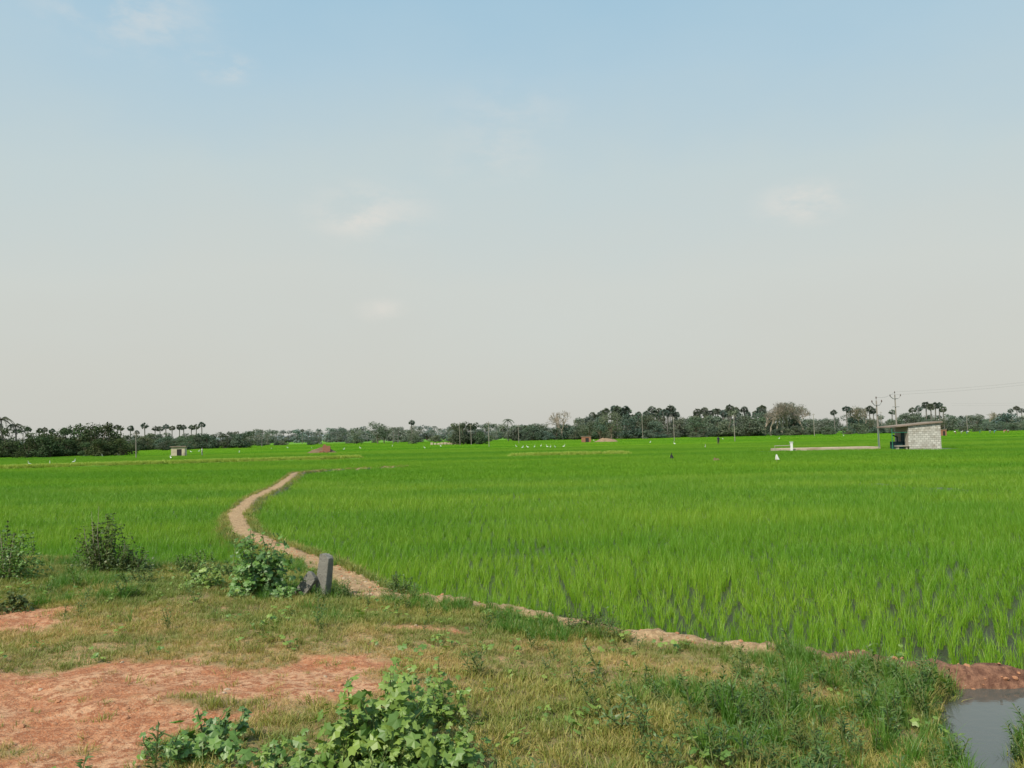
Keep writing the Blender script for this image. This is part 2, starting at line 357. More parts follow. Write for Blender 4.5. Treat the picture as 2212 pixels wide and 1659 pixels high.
for P,nn in((FARB1,3000),(FARB2,420)):
    px=np.array([p[0] for p in P]);py=np.array([p[1] for p in P]);u=rng.uniform(0,len(P)-1,nn);i=np.clip(u.astype(int),0,len(P)-2);f=u-i
    xs.append(px[i]*(1-f)+px[i+1]*f+rng.normal(0,.3,nn));ys.append(py[i]*(1-f)+py[i+1]*f+rng.normal(0,.35,nn))
x=np.concatenate(xs);y=np.concatenate(ys);scat_xy('field_bund_grass',x,y,C_fb,.7,1.2,.1)
# ---------------------------------------------------------------- leafy plants
def lobed(mb,c,nrm,r,m=0,lob=5,spin=0,cup=.18):
    nrm=Vector(nrm).normalized();u=nrm.orthogonal().normalized();w=nrm.cross(u)
    u2=u*math.cos(spin)+w*math.sin(spin);w2=nrm.cross(u2);V=[Vector(c)];k=lob*2+2
    for i in range(k):
        a=-math.pi*.86+2*math.pi*.86*i/(k-1);rr=r*(1.0 if i%2 else .72)*(1-.18*abs(a)/math.pi)*random.uniform(.9,1.1)
        V.append(Vector(c)+(u2*math.cos(a)+w2*math.sin(a))*rr-nrm*cup*r*random.uniform(.3,1.4))
    mb.add(V,[(0,i,i+1) for i in range(1,k)],m)
def leafblade(mb,p,d,L,w,m=0):
    d=Vector(d).normalized();sd=d.cross(Vector((random.gauss(0,.3),random.gauss(0,.3),1)));sd=sd.normalized() if sd.length>.01 else Vector((1,0,0));p=Vector(p);up=sd.cross(d)
    a=p+d*L*.5+up*L*.08;e=p+d*L-up*L*.12
    mb.add([p,a-sd*w/2,a+sd*w/2,e],[(0,2,1),(1,2,3)],m)
def bush(name,x,y,w,h,n,lr,M,sprigs=8,lobes=5,yw=None,dens=.4,twig=0,lobed_=True):
    mb=MB();yw=yw or w*.8;ph=random.random()*6
    for i in range(n):
        a=random.random()*6.283
        el=random.uniform(0,1);rr=random.uniform(dens,1.0)*(1+.24*math.sin(3*a+ph)+.16*math.sin(7*a+el*5))
        fl=math.sqrt(max(0,1-el*el*.85))
        px=math.cos(a)*w/2*rr*fl;py=math.sin(a)*yw/2*rr*fl;pz=max(.02,h*el*min(1.1,rr)*.9)
        nr=Vector((px/w*1.0,py/yw*1.0-.3,.7))+Vector((random.gauss(0,.45),random.gauss(0,.45),random.gauss(0,.35)))
        r=lr*random.uniform(.4,1.15)
        if lobed_:lobed(mb,(px,py,pz),nr,r,0,lobes,random.random()*6.28)
        else:
            for _ in range(2):leafblade(mb,(px+random.gauss(0,.02),py,pz+random.gauss(0,.02)),(random.gauss(0,1),random.gauss(0,1),random.gauss(.2,.7)),r*1.9,r*1.1)
        if i%(8 if lobed_ else 30)==0:mb.tube([(px*.15,py*.15,0),(px*.6,py*.6,pz*.7),(px,py,pz)],[.008,.006,.003],4,1,False)
    for i in range(sprigs):
        a=random.random()*6.283;rr=random.uniform(.1,.8);px,py=math.cos(a)*w/2*rr,math.sin(a)*yw/2*rr;hh=h*random.uniform(.75,1.22)*(1-.25*rr)
        ex_,ey_=px+random.gauss(0,.06)*h*2,py+random.gauss(0,.05)*h*2
        mb.tube([(px*.3,py*.3,0),(px,py,hh*.6),(ex_,ey_,hh)],[.008,.006,.003],4,1,False)
        for k in range(7):
            t=.45+.55*k/6;q=(px+(ex_-px)*(t-.5)*2,py+(ey_-py)*(t-.5)*2,hh*t)
            if lobed_:lobed(mb,(q[0]+random.gauss(0,.02),q[1]+random.gauss(0,.02),q[2]),(random.gauss(0,.5),-.4+random.gauss(0,.4),.8),lr*(1.0-.5*t)*1.25,0,lobes,random.random()*6.28)
            else:
                for _ in range(5):leafblade(mb,q,(random.gauss(0,1),random.gauss(0,1),.4),lr*1.9,lr*1.0)
    for i in range(twig):
        a=random.random()*6.283;px,py=math.cos(a)*w*.4*random.random(),math.sin(a)*yw*.4*random.random();hh=h*random.uniform(.7,1.3)
        mb.tube([(px*.4,py*.4,0),(px*.8,py,hh*.6),(px*1.1+random.gauss(0,.08),py,hh)],[.006,.004,.002],4,2,False)
    return mb.obj(name,[M,M_stem,M_twig],loc=(x,y,float(H(x,y))-.02))
bush('gourd_plant',-.88,5.3,.85,.56,470,.064,M_gourd,17,yw=.8)
bush('gourd_plant',-.42,5.15,.45,.26,80,.052,M_gourd,5)
bush('gourd_plant',-1.5,5.1,.8,.24,150,.055,M_gourd,7)
bush('gourd_plant',-2.1,5.5,.8,.28,130,.05,M_bush,10)
bush('gourd_plant',-.62,6.0,.55,.44,90,.042,M_gourd,10)
bush('broadleaf_bush',-3.62,11.5,1.0,.90,600,.062,M_bush,20,yw=.8)
bush('broadleaf_bush',-3.25,11.3,.35,.22,60,.05,M_bush,3)
bush('broadleaf_bush',-4.5,11.7,.75,.40,170,.05,M_gourd,8)
bush('thorn_bush',-7.1,14.0,1.05,.92,1150,.036,M_darkbush,18,yw=.9,twig=5,lobed_=False)
bush('thorn_bush',-6.5,13.8,.8,.48,480,.034,M_darkbush,9,yw=.7,twig=3,lobed_=False)
bush('thorn_bush',-7.9,12.6,1.3,.70,950,.034,M_bush,14,yw=.9,twig=4,lobed_=False)
bush('thorn_bush',-9.0,13.6,1.7,.85,1000,.036,M_darkbush,16,yw=.9,twig=5,lobed_=False)
bush('thorn_bush',-6.4,10.3,.7,.26,260,.03,M_darkbush,6,lobed_=False)
bush('low_shrub',-1.75,12.15,.6,.26,600,.018,M_weed,8,lobed_=False,yw=.45)
bush('low_shrub',-5.5,13.9,1.0,.38,480,.024,M_weed,12,lobed_=False)
bush('low_shrub',-4.6,13.2,.8,.30,340,.024,M_weed,9,lobed_=False)
bush('low_shrub',-5.7,12.3,.8,.26,300,.024,M_weed,8,lobed_=False)
bush('low_shrub',-2.5,11.85,.5,.14,260,.018,M_darkbush,6,lobed_=False)
bush('low_shrub',.85,9.6,.8,.17,420,.014,M_darkbush,8,lobed_=False)
def weed(i,h,nl,L,w,M):
    mb=MB()
    for s_i in range(random.randint(2,4)):
        a=random.random()*6.28;dx,dy=math.cos(a)*.25*h,math.sin(a)*.25*h;hh=h*random.uniform(.7,1)
        mb.tube([(0,0,0),(dx*.5,dy*.5,hh*.55),(dx,dy,hh)],[.005,.004,.002],4,1,False)
        for k in range(nl):
            t=.15+.85*k/nl;aa=k*2.4+a;leafblade(mb,(dx*t,dy*t,hh*t),(math.cos(aa),math.sin(aa),.55),L*(1.15-.5*t),w)
    return mb.obj('weed_plant_%d'%i,[M,M_stem])
C_w=coll_of('weed_plants',[weed(i,.32,16,.085,.016,M_weed) for i in range(4)])
def small_gourd(i):
    mb=MB()
    for k in range(random.randint(5,11)):
        a=random.random()*6.28;r=random.random()*.11;lobed(mb,(math.cos(a)*r,math.sin(a)*r,.03+random.random()*.09),(random.gauss(0,.4),-.3,.9),random.uniform(.02,.042),0,5,random.random()*6)
    return mb.obj('creeper_%d'%i,[M_gourd])
C_c=coll_of('creepers',[small_gourd(i) for i in range(5)])
x,y=rnd(5200,3.7,12);s=sdist(x,y)
pr=.03+.6*sst(.3,2.0,x)*(1-sst(6.4,8.0,y))+.10*sst(.0,.3,s)*(1-sst(.5,1.2,s))+.2*(1-sst(4.9,5.8,y))
k=(s>.12)&(rng.random(len(x))<pr)&(barew(x,y)<.4)&(dpoly(x,y,CHAN)>chan_w(x)+.03)&(pathw(x,y)<.3)
scat_xy('weeds',x[k],y[k],C_w,.25,1.15,.2)
x,y=rnd(1300,3.8,14);s=sdist(x,y);pr=.16+.35*sst(.3,.6,fbm(x*.6,y*.6,71))*(x<1.5)
k=(s>.15)&(rng.random(len(x))<pr)&(barew(x,y)<.7)&(dpoly(x,y,CHAN)>chan_w(x)+.05)
scat_xy('creeper_plants',x[k],y[k],C_c,.5,1.5,.15)
C_s=mk('sedge',M_lush,3,60,.06,.22,.5,.007,.45,3)
x=np.array([2.72,2.8,2.7,2.95,1.9,2.1,3.7,2.4,4.35,4.6,4.05,4.45,3.85,4.75,3.3,2.3,1.5,1.2]);y=np.array([8.0,7.95,6.1,6.5,5.2,6.4,5.5,5.5,6.45,6.35,6.1,5.95,5.8,6.2,7.3,6.9,5.9,5.3]);scat_xy('sedge_tufts',x,y,C_s,.5,.95,.1)
def clod(i,M):
    import bmesh
    bm=bmesh.new();bmesh.ops.create_icosphere(bm,subdivisions=2,radius=1)
    for v in bm.verts:v.co*=1+.3*(random.random()-.5);v.co.z*=.6
    me=bpy.data.meshes.new('clod');bm.to_mesh(me);bm.free();me.materials.append(M);o=bpy.data.objects.new('clod_%d'%i,me);sc.collection.objects.link(o);return o
M_clod=simple('clod_soil',(.40,.19,.105),.95,.35,3,.3);M_clod2=simple('pebble',(.40,.30,.21),.9,.3,3)
C_cl=coll_of('clods',[clod(i,M_clod if i%5 else M_clod2) for i in range(5)])
x,y=rnd(26000,3.8,19);w=np.maximum(barew(x,y)*.22,pathw(x,y)*.9);k=(rng.random(len(x))<w);x,y=x[k],y[k];n=len(x)
sz=.005+.028*rng.random(n)**4
scatter('soil_clods',np.stack([x,y,H(x,y)],1),np.stack([rng.normal(0,.3,n),rng.normal(0,.3,n),rng.uniform(0,6,n)],1),np.stack([sz]*3,1),C_cl)
# ---------------------------------------------------------------- stone post
M_stone=simple('granite',(.19,.18,.16),.9,.4,9,.7,wear=(.12,.115,.105))
def slab(w,d,h,taper,chip):
    import bmesh
    bm=bmesh.new();bmesh.ops.create_cube(bm,size=1)
    bmesh.ops.subdivide_edges(bm,edges=bm.edges[:],cuts=5,use_grid_fill=True)
    for v in bm.verts:
        t=v.co.z+.5;k=1-taper*t;n=fbm(np.array(v.co.x*3+chip),np.array(v.co.z*4+v.co.y*3),5)-.5
        v.co=Vector((v.co.x*w*k*(1+.16*n),v.co.y*d*k*(1+.16*n),t*h+(t>.95)*(-.16*h*(v.co.x+.2)**2+.06*h*n)))
    bmesh.ops.bevel(bm,geom=[e for e in bm.edges if e.calc_face_angle(0)>.9],offset=.006,segments=1,affect='EDGES')
    me=bpy.data.meshes.new('slab');bm.to_mesh(me);bm.free();me.materials.append(M_stone);return me
post=empty('stone_post',(-2.80,11.75,float(H(-2.8,11.75))-.03),R(-16))
o=bpy.data.objects.new('upright_stone',slab(.20,.13,.64,.12,0));sc.collection.objects.link(o);o.parent=post;o.rotation_euler=(R(-3),R(6),R(-14))
o=bpy.data.objects.new('leaning_stone',slab(.17,.12,.50,.05,3));sc.collection.objects.link(o);o.parent=post;o.location=(-.36,-.14,-.04);o.rotation_euler=(R(-4),R(36),0)
# ---------------------------------------------------------------- shed
m,nt,o=mat('block_masonry')
tc=N(nt,'ShaderNodeTexCoord').outputs['Object'];sx=N(nt,'ShaderNodeSeparateXYZ');nt.links.new(tc,sx.inputs[0])
cb=N(nt,'ShaderNodeCombineXYZ');nt.links.new(mth(nt,'ADD',sx.outputs[0],sx.outputs[1]),cb.inputs[0]);nt.links.new(sx.outputs[2],cb.inputs[1])
br=N(nt,'ShaderNodeTexBrick');nt.links.new(cb.outputs[0],br.inputs['Vector']);br.inputs['Scale'].default_value=1;br.inputs['Brick Width'].default_value=.42;br.inputs['Row Height'].default_value=.23;br.inputs['Mortar Size'].default_value=.02
br.inputs['Color1'].default_value=(.44,.42,.385,1);br.inputs['Color2'].default_value=(.62,.60,.56,1);br.inputs['Mortar'].default_value=(.30,.28,.25,1)
c=mixc(nt,rampf(nt,noise(nt,1.2,5,tc),.45,.7),br.outputs['Color'],mixc(nt,1.0,br.outputs['Color'],(.75,.72,.68),'MULTIPLY'))
b=N(nt,'ShaderNodeBsdfPrincipled');nt.links.new(c,b.inputs['Base Color']);b.inputs['Roughness'].default_value=.95
bp=N(nt,'ShaderNodeBump');bp.inputs['Strength'].default_value=.6;bp.inputs['Distance'].default_value=.03;bp.invert=True
nt.links.new(br.outputs['Fac'],bp.inputs['Height']);nt.links.new(bp.outputs[0],b.inputs['Normal']);nt.links.new(b.outputs[0],o.inputs[0]);M_block=m
M_conc=simple('old_concrete',(.36,.32,.27),.9,.25,1.5,.2,wear=(.24,.20,.16))
M_roof=simple('weathered_roof_slab',(.26,.20,.16),.95,.3,1.5,.2,wear=(.16,.13,.11))
M_pale=simple('pale_concrete',(.46,.38,.30),.9,.25,1.2,.2,wear=(.34,.25,.18))
M_green=simple('green_paint',(.03,.18,.11),.6,.2,4);M_teal=simple('teal_door_paint',(.02,.05,.055),.7,.3,3)
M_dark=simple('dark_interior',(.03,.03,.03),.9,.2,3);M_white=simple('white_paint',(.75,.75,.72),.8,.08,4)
M_offw=simple('hazed_limewash_plaster',(.42,.43,.42),.9,.2,1)  # white walls greyed: distance haze is put into the base colour
M_redb=simple('red_brick',(.28,.13,.085),.9,.35,5,.3);M_cream=simple('cream_plaster',(.52,.46,.34),.9,.2,2,wear=(.38,.32,.24))
M_mound=simple('earth_mound',(.17,.115,.07),.95,.45,1.2,.4);M_metal=simple('galvanised_steel',(.30,.30,.30),.5,.2,4,metal=.4)
shed=empty('pump_shed',(42.5,86.6,0.0))
def part(mb,nm,mats,par):return mb.obj(nm,mats,parent=par)
mb=MB();mb.box(0,3.45,0,.2,0,2.62)
mb.add([(0,0,2.62),(3.45,0,2.62),(3.45,.2,2.62),(0,.2,2.62),(0,0,2.66),(3.45,0,2.95),(3.45,.2,2.95),(0,.2,2.66)],[(4,5,6,7),(0,1,5,4),(1,2,6,5),(2,3,7,6),(3,0,4,7)])
part(mb,'front_wall',[M_block],shed)
mb=MB();mb.box(3.25,3.45,.203,3.2,0,2.9);part(mb,'right_wall',[M_block],shed)
mb=MB();mb.box(0,3.247,3.0,3.2,0,2.62);part(mb,'back_wall',[M_block],shed)
mb=MB();mb.box(0,.2,.203,.9,0,2.6);mb.box(0,.2,1.9,2.997,0,2.6);mb.box(0,.2,.903,1.897,2.05,2.6);part(mb,'left_wall',[M_conc],shed)
mb=MB();mb.box(.06,.12,.91,1.89,.02,2.04);mb.box(.03,.058,1.38,1.42,.1,1.95);part(mb,'door',[M_teal],shed)
mb=MB();mb.box(0.203,3.24,.22,2.9,0.02,.12);part(mb,'floor',[M_conc],shed)
mb=MB();z0,z1=2.54,2.98
mb.add([(-1.9,-.2,z0),(3.62,-.2,z1),(3.62,3.4,z1),(-1.9,3.4,z0),(-1.9,-.2,z0+.14),(3.62,-.2,z1+.14),(3.62,3.4,z1+.14),(-1.9,3.4,z0+.14)],[(0,3,2,1),(4,5,6,7),(0,1,5,4),(1,2,6,5),(2,3,7,6),(3,0,4,7)])
part(mb,'roof_slab',[M_roof],shed)
mb=MB();mb.tube([(-1.8,-.02,0),(-1.8,-.02,2.55)],.04,8);mb.tube([(-1.8,3.2,0),(-1.8,3.2,2.55)],.04,8);mb.tube([(-1.8,-.02,2.0),(-.1,-.02,2.0)],.03,6);part(mb,'porch_pipes',[M_green],shed)
mb=MB();mb.box(-1.35,-.05,-.1,.55,.5,.6);mb.box(-1.25,-1.1,0,.45,0,.497);mb.box(-.35,-.2,0,.45,0,.497);part(mb,'stone_bench',[M_conc],shed)
mb=MB();mb.box(-.85,-.1,1.2,2.6,0,1.0);mb.tube([(-.45,1.7,1.0),(-.45,1.7,1.5),(-.9,1.7,1.7)],.08,8);part(mb,'pump',[M_teal],shed)
plat=empty('concrete_platform',(30.4,91.6,0),R(1.5))
mb=MB();mb.box(0,11.4,0,.28,0,.38);mb.box(0,11.4,3.2,3.48,0,.40);mb.box(0,.28,.283,3.197,0,.40);mb.box(11.12,11.4,.283,3.197,0,.40);part(mb,'rim_wall',[M_pale],plat)
mb=MB();mb.box(.283,11.117,.283,3.197,0,.33);part(mb,'slab_floor',[M_pale],plat)
mb=MB();mb.box(.9,1.13,-.6,-.37,0,1.1);mb.box(.85,1.18,-.65,-.32,1.103,1.17);part(mb,'water_outlet_post',[M_white],plat)
mb=MB();mb.tube([(-.9,-.48,.15),(-.9,-.48,.75),(.88,-.48,.75)],.045,8);part(mb,'outlet_pipe',[M_conc],plat)
# ---------------------------------------------------------------- poles
M_pole=simple('pole_concrete',(.27,.24,.21),.9,.2,2);M_ins=simple('porcelain',(.10,.06,.05),.35,.2,4)
def vpole(name,x,y,h,tilt=0,arm=.75,rz=0):
    e=empty(name,(x,y,0),rz);e.rotation_euler=(0,tilt,rz)
    mb=MB();w=.085
    mb.add([(-w,-w,0),(w,-w,0),(w,w,0),(-w,w,0),(-w*.6,-w*.6,h),(w*.6,-w*.6,h),(w*.6,w*.6,h),(-w*.6,w*.6,h)],[(0,3,2,1),(4,5,6,7),(0,1,5,4),(1,2,6,5),(2,3,7,6),(3,0,4,7)]);part(mb,'shaft',[M_pole],e)
    mb=MB();z=h-.45
    mb.tube([(-arm*.75,-.12,z+.28),(-arm*.35,-.12,z-.08),(arm*.35,-.12,z-.08),(arm*.75,-.12,z+.28)],.05,6)
    mb.tube([(0,0,h),(0,0,h+.3)],.03,6);mb.tube([(-arm*.5,-.12,z-1.2),(arm*.5,-.12,z-1.2)],.035,6);part(mb,'crossarm',[M_metal],e)
    mb=MB()
    for px,pz in((-arm*.75,z+.28),(arm*.75,z+.28),(0,h+.25)):
        mb.tube([(px,-.12 if px else 0,pz),(px,-.12 if px else 0,pz+.1),(px,-.12 if px else 0,pz+.12),(px,-.12 if px else 0,pz+.24)],[.05,.09,.06,.04],8)
    part(mb,'insulators',[M_ins],e);return e
vpole('utility_pole',42.4,93.5,5.7,R(-.8));vpole('utility_pole',52.4,110,7.0,R(-.3),.95)
def wire(name,pts_list):
    mb=MB()
    for a,b,sag in pts_list:
        a=Vector(a);b=Vector(b);mb.tube([a.lerp(b,t/14)-Vector((0,0,4*sag*(t/14)*(1-t/14))) for t in range(15)],.013,4,0,False)
    mb.obj(name,[M_metal])
wire('power_lines',[((51.9,109.9,7.0),(92,101,11.2),.9),((52.6,110,7.4),(92.8,101,11.6),.9),((52.4,110,7.4),(42.4,93.5,6.1),.3),
 ((112,205,8.3),(160,190,9.3),.8),((112,205,7.8),(160,190,8.6),.8)])
def spole(x,y,h,r=.11,tilt=0):
    mb=MB();mb.tube([(0,0,0),(h*math.sin(tilt),0,h)],[r,r*.7],8);mb.tube([(h*math.sin(tilt)-.45,0,h-.4),(h*math.sin(tilt)+.45,0,h-.4)],.04,5)
    for k in(-.4,0,.4):mb.tube([(h*math.sin(tilt)+k,0,h-.4),(h*math.sin(tilt)+k,0,h-.18)],.05,5)
    return mb.obj('electric_pole',[M_pole],loc=(x,y,0))
for t,yy,h in((-.468,130,4.4),(-.066,215,6.2),(-.052,215,5.7),(-.030,170,5.6),(.007,230,5.6),(.161,300,9),(.200,200,6.3),(.275,175,6.1),(.374,260,7.5),(.458,330,9),(.564,330,7)):
    spole(t*yy,yy,h,.08 if yy<250 else .11,R(-.8))
# ---------------------------------------------------------------- small buildings
def hut(name,x,y,w,d,h,Mw,Mr,rz=0,ov=.25,door=True,slope=0):
    e=empty(name,(x,y,0),rz)
    mb=MB();t=.18
    mb.box(0,w,d-t,d,0,h);mb.box(0,t,t,d-t-.003,0,h);mb.box(w-t,w,t,d-t-.003,0,h)
    if door:
        a=w*.42;b=w*.78;mb.box(0,a,0,t-.003,0,h);mb.box(b,w,0,t-.003,0,h);mb.box(a+.002,b-.002,0,t-.003,h*.78,h)
    else:mb.box(0,w,0,t-.003,0,h)
    part(mb,'walls',[Mw],e)
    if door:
        mb=MB();mb.box(a+.01,b-.01,.06,.11,.02,h*.775);part(mb,'door',[M_dark],e)  # near-black panel filling the doorway, painted shade of the interior
    mb=MB();mb.add([(-ov,-ov,h+.003),(w+ov,-ov,h+.003+slope),(w+ov,d+ov,h+.003+slope),(-ov,d+ov,h+.003),(-ov,-ov,h+.13),(w+ov,-ov,h+.13+slope),(w+ov,d+ov,h+.13+slope),(-ov,d+ov,h+.13)],[(0,3,2,1),(4,5,6,7),(0,1,5,4),(1,2,6,5),(2,3,7,6),(3,0,4,7)]);part(mb,'roof',[Mr],e)
    return e
hut('plaster_hut',-58.6,138,2.2,1.9,1.75,M_cream,M_roof,R(12),.2)
hut('brick_hut',18.9,223,2.6,2.2,1.75,M_redb,M_roof,R(-4),.15)
hut('brick_hut',106,200,1.6,2,1.7,M_redb,M_roof,0,.1)
hut('white_house',-116,303,3.4,3,1.9,M_offw,M_conc,0)
hut('white_house',-186,690,9,6,4.6,M_offw,M_conc,0,.4)
hut('white_house',-110,690,7,6,4.4,M_offw,M_pale,0,.4)
hut('white_house',-17,640,5,5,4.6,M_offw,M_pale,0,.4)
def mound(name,x,y,w,d,h,M=M_mound,sd=1):
    n=26;V=[];F_=[]
    for j in range(n):
        for i in range(n):
            u,v=i/(n-1)*2-1,j/(n-1)*2-1;r=math.hypot(u,v);z=h*max(0,1-r**1.5)*(.35+1.3*float(fbm(np.array(u*3+sd),np.array(v*3+sd),sd)))-.05
            V.append((u*w/2,v*d/2,z))
    for j in range(n-1):
        for i in range(n-1):F_.append((j*n+i,j*n+i+1,(j+1)*n+i+1,(j+1)*n+i))
    return newobj(name,V,F_,M,loc=(x,y,0),smooth=False)
M_mound2=simple('earth_mound_pale',(.26,.18,.115),.95,.35,1.2,.4)
mound('earth_mound',-33.3,140,6.4,4,1.0,sd=3);mound('earth_mound',25.4,222,8,5,1.3,M_mound2,sd=5);mound('earth_mound',16.6,66,1.1,.8,.42,M_mound,sd=8)
mound('earth_mound',-20,241,9,4,.8,M_mound2,sd=9)
e=empty('brick_ruin',(-32.9,139.0,.45),R(10));mb=MB();mb.box(0,1.3,0,.3,0,.95);mb.box(1.003,1.3,.303,1.3,0,.7);mb.box(.1,.6,.02,.28,.953,1.2);part(mb,'broken_walls',[M_redb],e);mb=MB();mb.box(-.5,.2,-.7,-.3,-.2,.1);mb.box(.4,.9,-.8,-.5,-.2,.05);part(mb,'fallen_bricks',[M_redb],e)
mb=MB()
for i in range(9):
    a=-4.5+i;mb.box(a,a+.7,random.uniform(-.5,0),.5,0,random.uniform(.6,1.0))
mb.obj('rubble_wall',[M_pale],loc=(-20,239,0))
mb=MB();mb.tube([(0,0,0),(.02,0,.75)],.012,5,1);V=[];F_=[]
for j in range(6):
    for i in range(6):
        u,v=i/5,j/5;V.append((.02+(u-.35)*.34*(1-v*.75),.05*math.sin(u*7+v*2),.36+v*.38))
for j in range(5):
    for i in range(5):F_.append((j*6+i,j*6+i+1,j*6+i+7,j*6+i+6))
mb.add(V,F_,0);mb.obj('cloth_flag',[M_white,M_twig],loc=(19.6,60.2,0))
mound('cloth_bundle',14.3,73,.5,.4,.62,M_dark,sd=2)
# ---------------------------------------------------------------- trees
def ico_leafs(mb,c,r,n,ls,m=0,flat=.8):
    for i in range(n):
        d=Vector((random.gauss(0,1),random.gauss(0,1),random.gauss(0,1)));d.normalize();rr=r*random.uniform(.55,1.08)
        p=Vector(c)+Vector((d.x*rr,d.y*rr,d.z*rr*flat));nr=(d+Vector((random.gauss(0,.6),random.gauss(0,.6),random.gauss(0,.6)+.4))).normalized()
        u=nr.orthogonal().normalized();w=nr.cross(u);a=random.random()*6.28;u,w=u*math.cos(a)+w*math.sin(a),w*math.cos(a)-u*math.sin(a);s=ls*random.uniform(.5,1.2)
        mb.add([p-u*s,p-w*s*.6,p+u*s,p+w*s*.6],[(0,1,2,3)],m)
def broadleaf(i,low=False,ls=.26,lobes=11,per=130):
    mb=MB()
    th=2.2 if not low else .6
    mb.tube([(0,0,0),(.1,.05,th),(.0,.1,th+1.6)],[.28,.2,.15],7,1)
    for k in range(lobes):
        a=k*2.4+random.random();r=random.uniform(.6,3.2);z=random.uniform(th+1.2,8.2);r*=math.sqrt(max(.15,1-((z-5)/5)**2))
        if low and k<lobes//2:z=random.uniform(.8,2.6);r=random.uniform(1,3.4)
        c=(math.cos(a)*r,math.sin(a)*r,z);rad=random.uniform(1.2,2.0)
        mb.tube([(0,0,th),(c[0]*.5,c[1]*.5,(th+z)/2),c],[.12,.08,.03],5,1,False)
        ico_leafs(mb,c,rad,per,ls)
    return mb.obj('broadleaf_src_%d'%i,[M_tree,M_bark])
def palmyra(i):
    mb=MB();H_=10.0;lx=random.gauss(0,.25)
    mb.tube([(0,0,0),(lx*.3,0,1),(lx*.8,0,5),(lx,0,H_-1.3)],[.30,.2,.17,.15],7,1)
    c=Vector((lx,0,H_-1.2))
    for k in range(34):
        el=math.asin(random.uniform(-.75,1));a=random.random()*6.28;d=Vector((math.cos(a)*math.cos(el),math.sin(a)*math.cos(el),math.sin(el)))
        st=random.uniform(.45,.8);p=c+d*st;mb.tube([c,p],[.03,.02],3,1,False)
        u=d.orthogonal().normalized();w=d.cross(u);b=random.random()*6.28;u=u*math.cos(b)+w*math.sin(b);w=d.cross(u);fr=random.uniform(.6,.85)
        V=[p];nn=9
        for q in range(nn*2+1):
            t=-1.35+2.7*q/(nn*2);rr=fr*(1 if q%2==0 else .62);V.append(p+(d*math.cos(t)+u*math.sin(t))*rr+w*random.gauss(0,.05)-Vector((0,0,.12*rr)))
        mb.add(V,[(0,q,q+1) for q in range(1,nn*2+1)],0)
    return mb.obj('palmyra_src_%d'%i,[M_tree,M_palmtrunk])
def coconut(i):
    mb=MB();lx=random.gauss(0,.6);mb.tube([(0,0,0),(lx*.3,0,3),(lx,0,7.5)],[.22,.15,.12],7,1);c=Vector((lx,0,7.5))
    for k in range(18):
        a=k*2.4;el=random.uniform(-.3,1.1);L=random.uniform(2.4,3.1);d=Vector((math.cos(a),math.sin(a),0));pts=[]
        for q in range(9):
            t=q/8;pts.append(c+d*L*t*math.cos(el*.8)+Vector((0,0,L*(math.sin(el)*t-1.05*t*t*(.7+.3*math.cos(el))))))
        mb.tube(pts,.03,3,1,False);sd=d.cross(Vector((0,0,1)))
        for q in range(1,9):
            for s in(-1,1):
                for e_ in(0,.5):
                    p=pts[q-1].lerp(pts[q],e_);l=.75*math.sin(math.pi*(.12+.8*q/9));tip=p+sd*s*l*.75+d*l*.3-Vector((0,0,l*.55));mb.add([p-d*.05,p+d*.06,tip],[(0,1,2)],0)
    return mb.obj('coconut_src_%d'%i,[M_tree,M_palmtrunk])
def baretree(i,leafy=0):
    mb=MB()
    def br(p,d,L,r,dep):
        q=p+d*L*.5+Vector((random.gauss(0,.05),random.gauss(0,.05),0))*L;e=p+d*L
        mb.tube([p,q,e],[r,r*.85,r*.65],5 if dep<2 else 3,1,False)
        if dep>=5:
            if random.random()<leafy:ico_leafs(mb,e,.45,5,.13)
            return
        for k in range(3 if dep<5 else 2):
            a=random.random()*6.28;sp=random.uniform(.35,.8);u=d.orthogonal().normalized();w=d.cross(u)
            nd=(d*math.cos(sp)+(u*math.cos(a)+w*math.sin(a))*math.sin(sp)+Vector((0,0,.12))).normalized();br(e,nd,L*random.uniform(.68,.85),max(r*.6,.028),dep+1)
    br(Vector((0,0,0)),Vector((.03,0,1)),2.4,.3,0)
    return mb.obj('baretree_src_%d'%i,[M_tree,M_twig])
S_b=[broadleaf(i) for i in range(4)];S_l=[broadleaf(i+4,True,.3,13,120) for i in range(4)]
S_p=[palmyra(i) for i in range(4)];S_c=[coconut(i) for i in range(2)];S_d=[baretree(0,0),baretree(1,.35),baretree(2,.8)]
hts={}
for o_ in S_b+S_l+S_p+S_c+S_d:
    hts[o_.name]=max(v.co.z for v in o_.data.vertices)
    for u in list(o_.users_collection):u.objects.unlink(o_)
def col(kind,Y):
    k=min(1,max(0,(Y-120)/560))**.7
    base={'b':(.08,.12,.045),'p':(.075,.105,.055),'d':(.20,.19,.12)}[kind];hz=(.19,.235,.24)  # hz: distance haze mixed into the tree colour, stronger further away
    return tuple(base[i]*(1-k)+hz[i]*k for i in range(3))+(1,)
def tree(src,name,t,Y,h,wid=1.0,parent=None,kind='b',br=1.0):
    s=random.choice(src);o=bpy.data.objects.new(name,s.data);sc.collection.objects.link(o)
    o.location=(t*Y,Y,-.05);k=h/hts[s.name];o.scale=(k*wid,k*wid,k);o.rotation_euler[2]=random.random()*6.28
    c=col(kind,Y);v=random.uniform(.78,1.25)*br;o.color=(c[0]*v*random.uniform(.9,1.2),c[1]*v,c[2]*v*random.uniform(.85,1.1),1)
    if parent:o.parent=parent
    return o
U=random.uniform
belt=empty('distant_tree_line')
for i in range(340):
    t=U(-.76,.76);Y_=U(560,820);tree(S_l,'tree_clump',t,Y_,U(4.5,8.5)*(1.4 if abs(t+.15)<.2 else 1),1.5,belt)
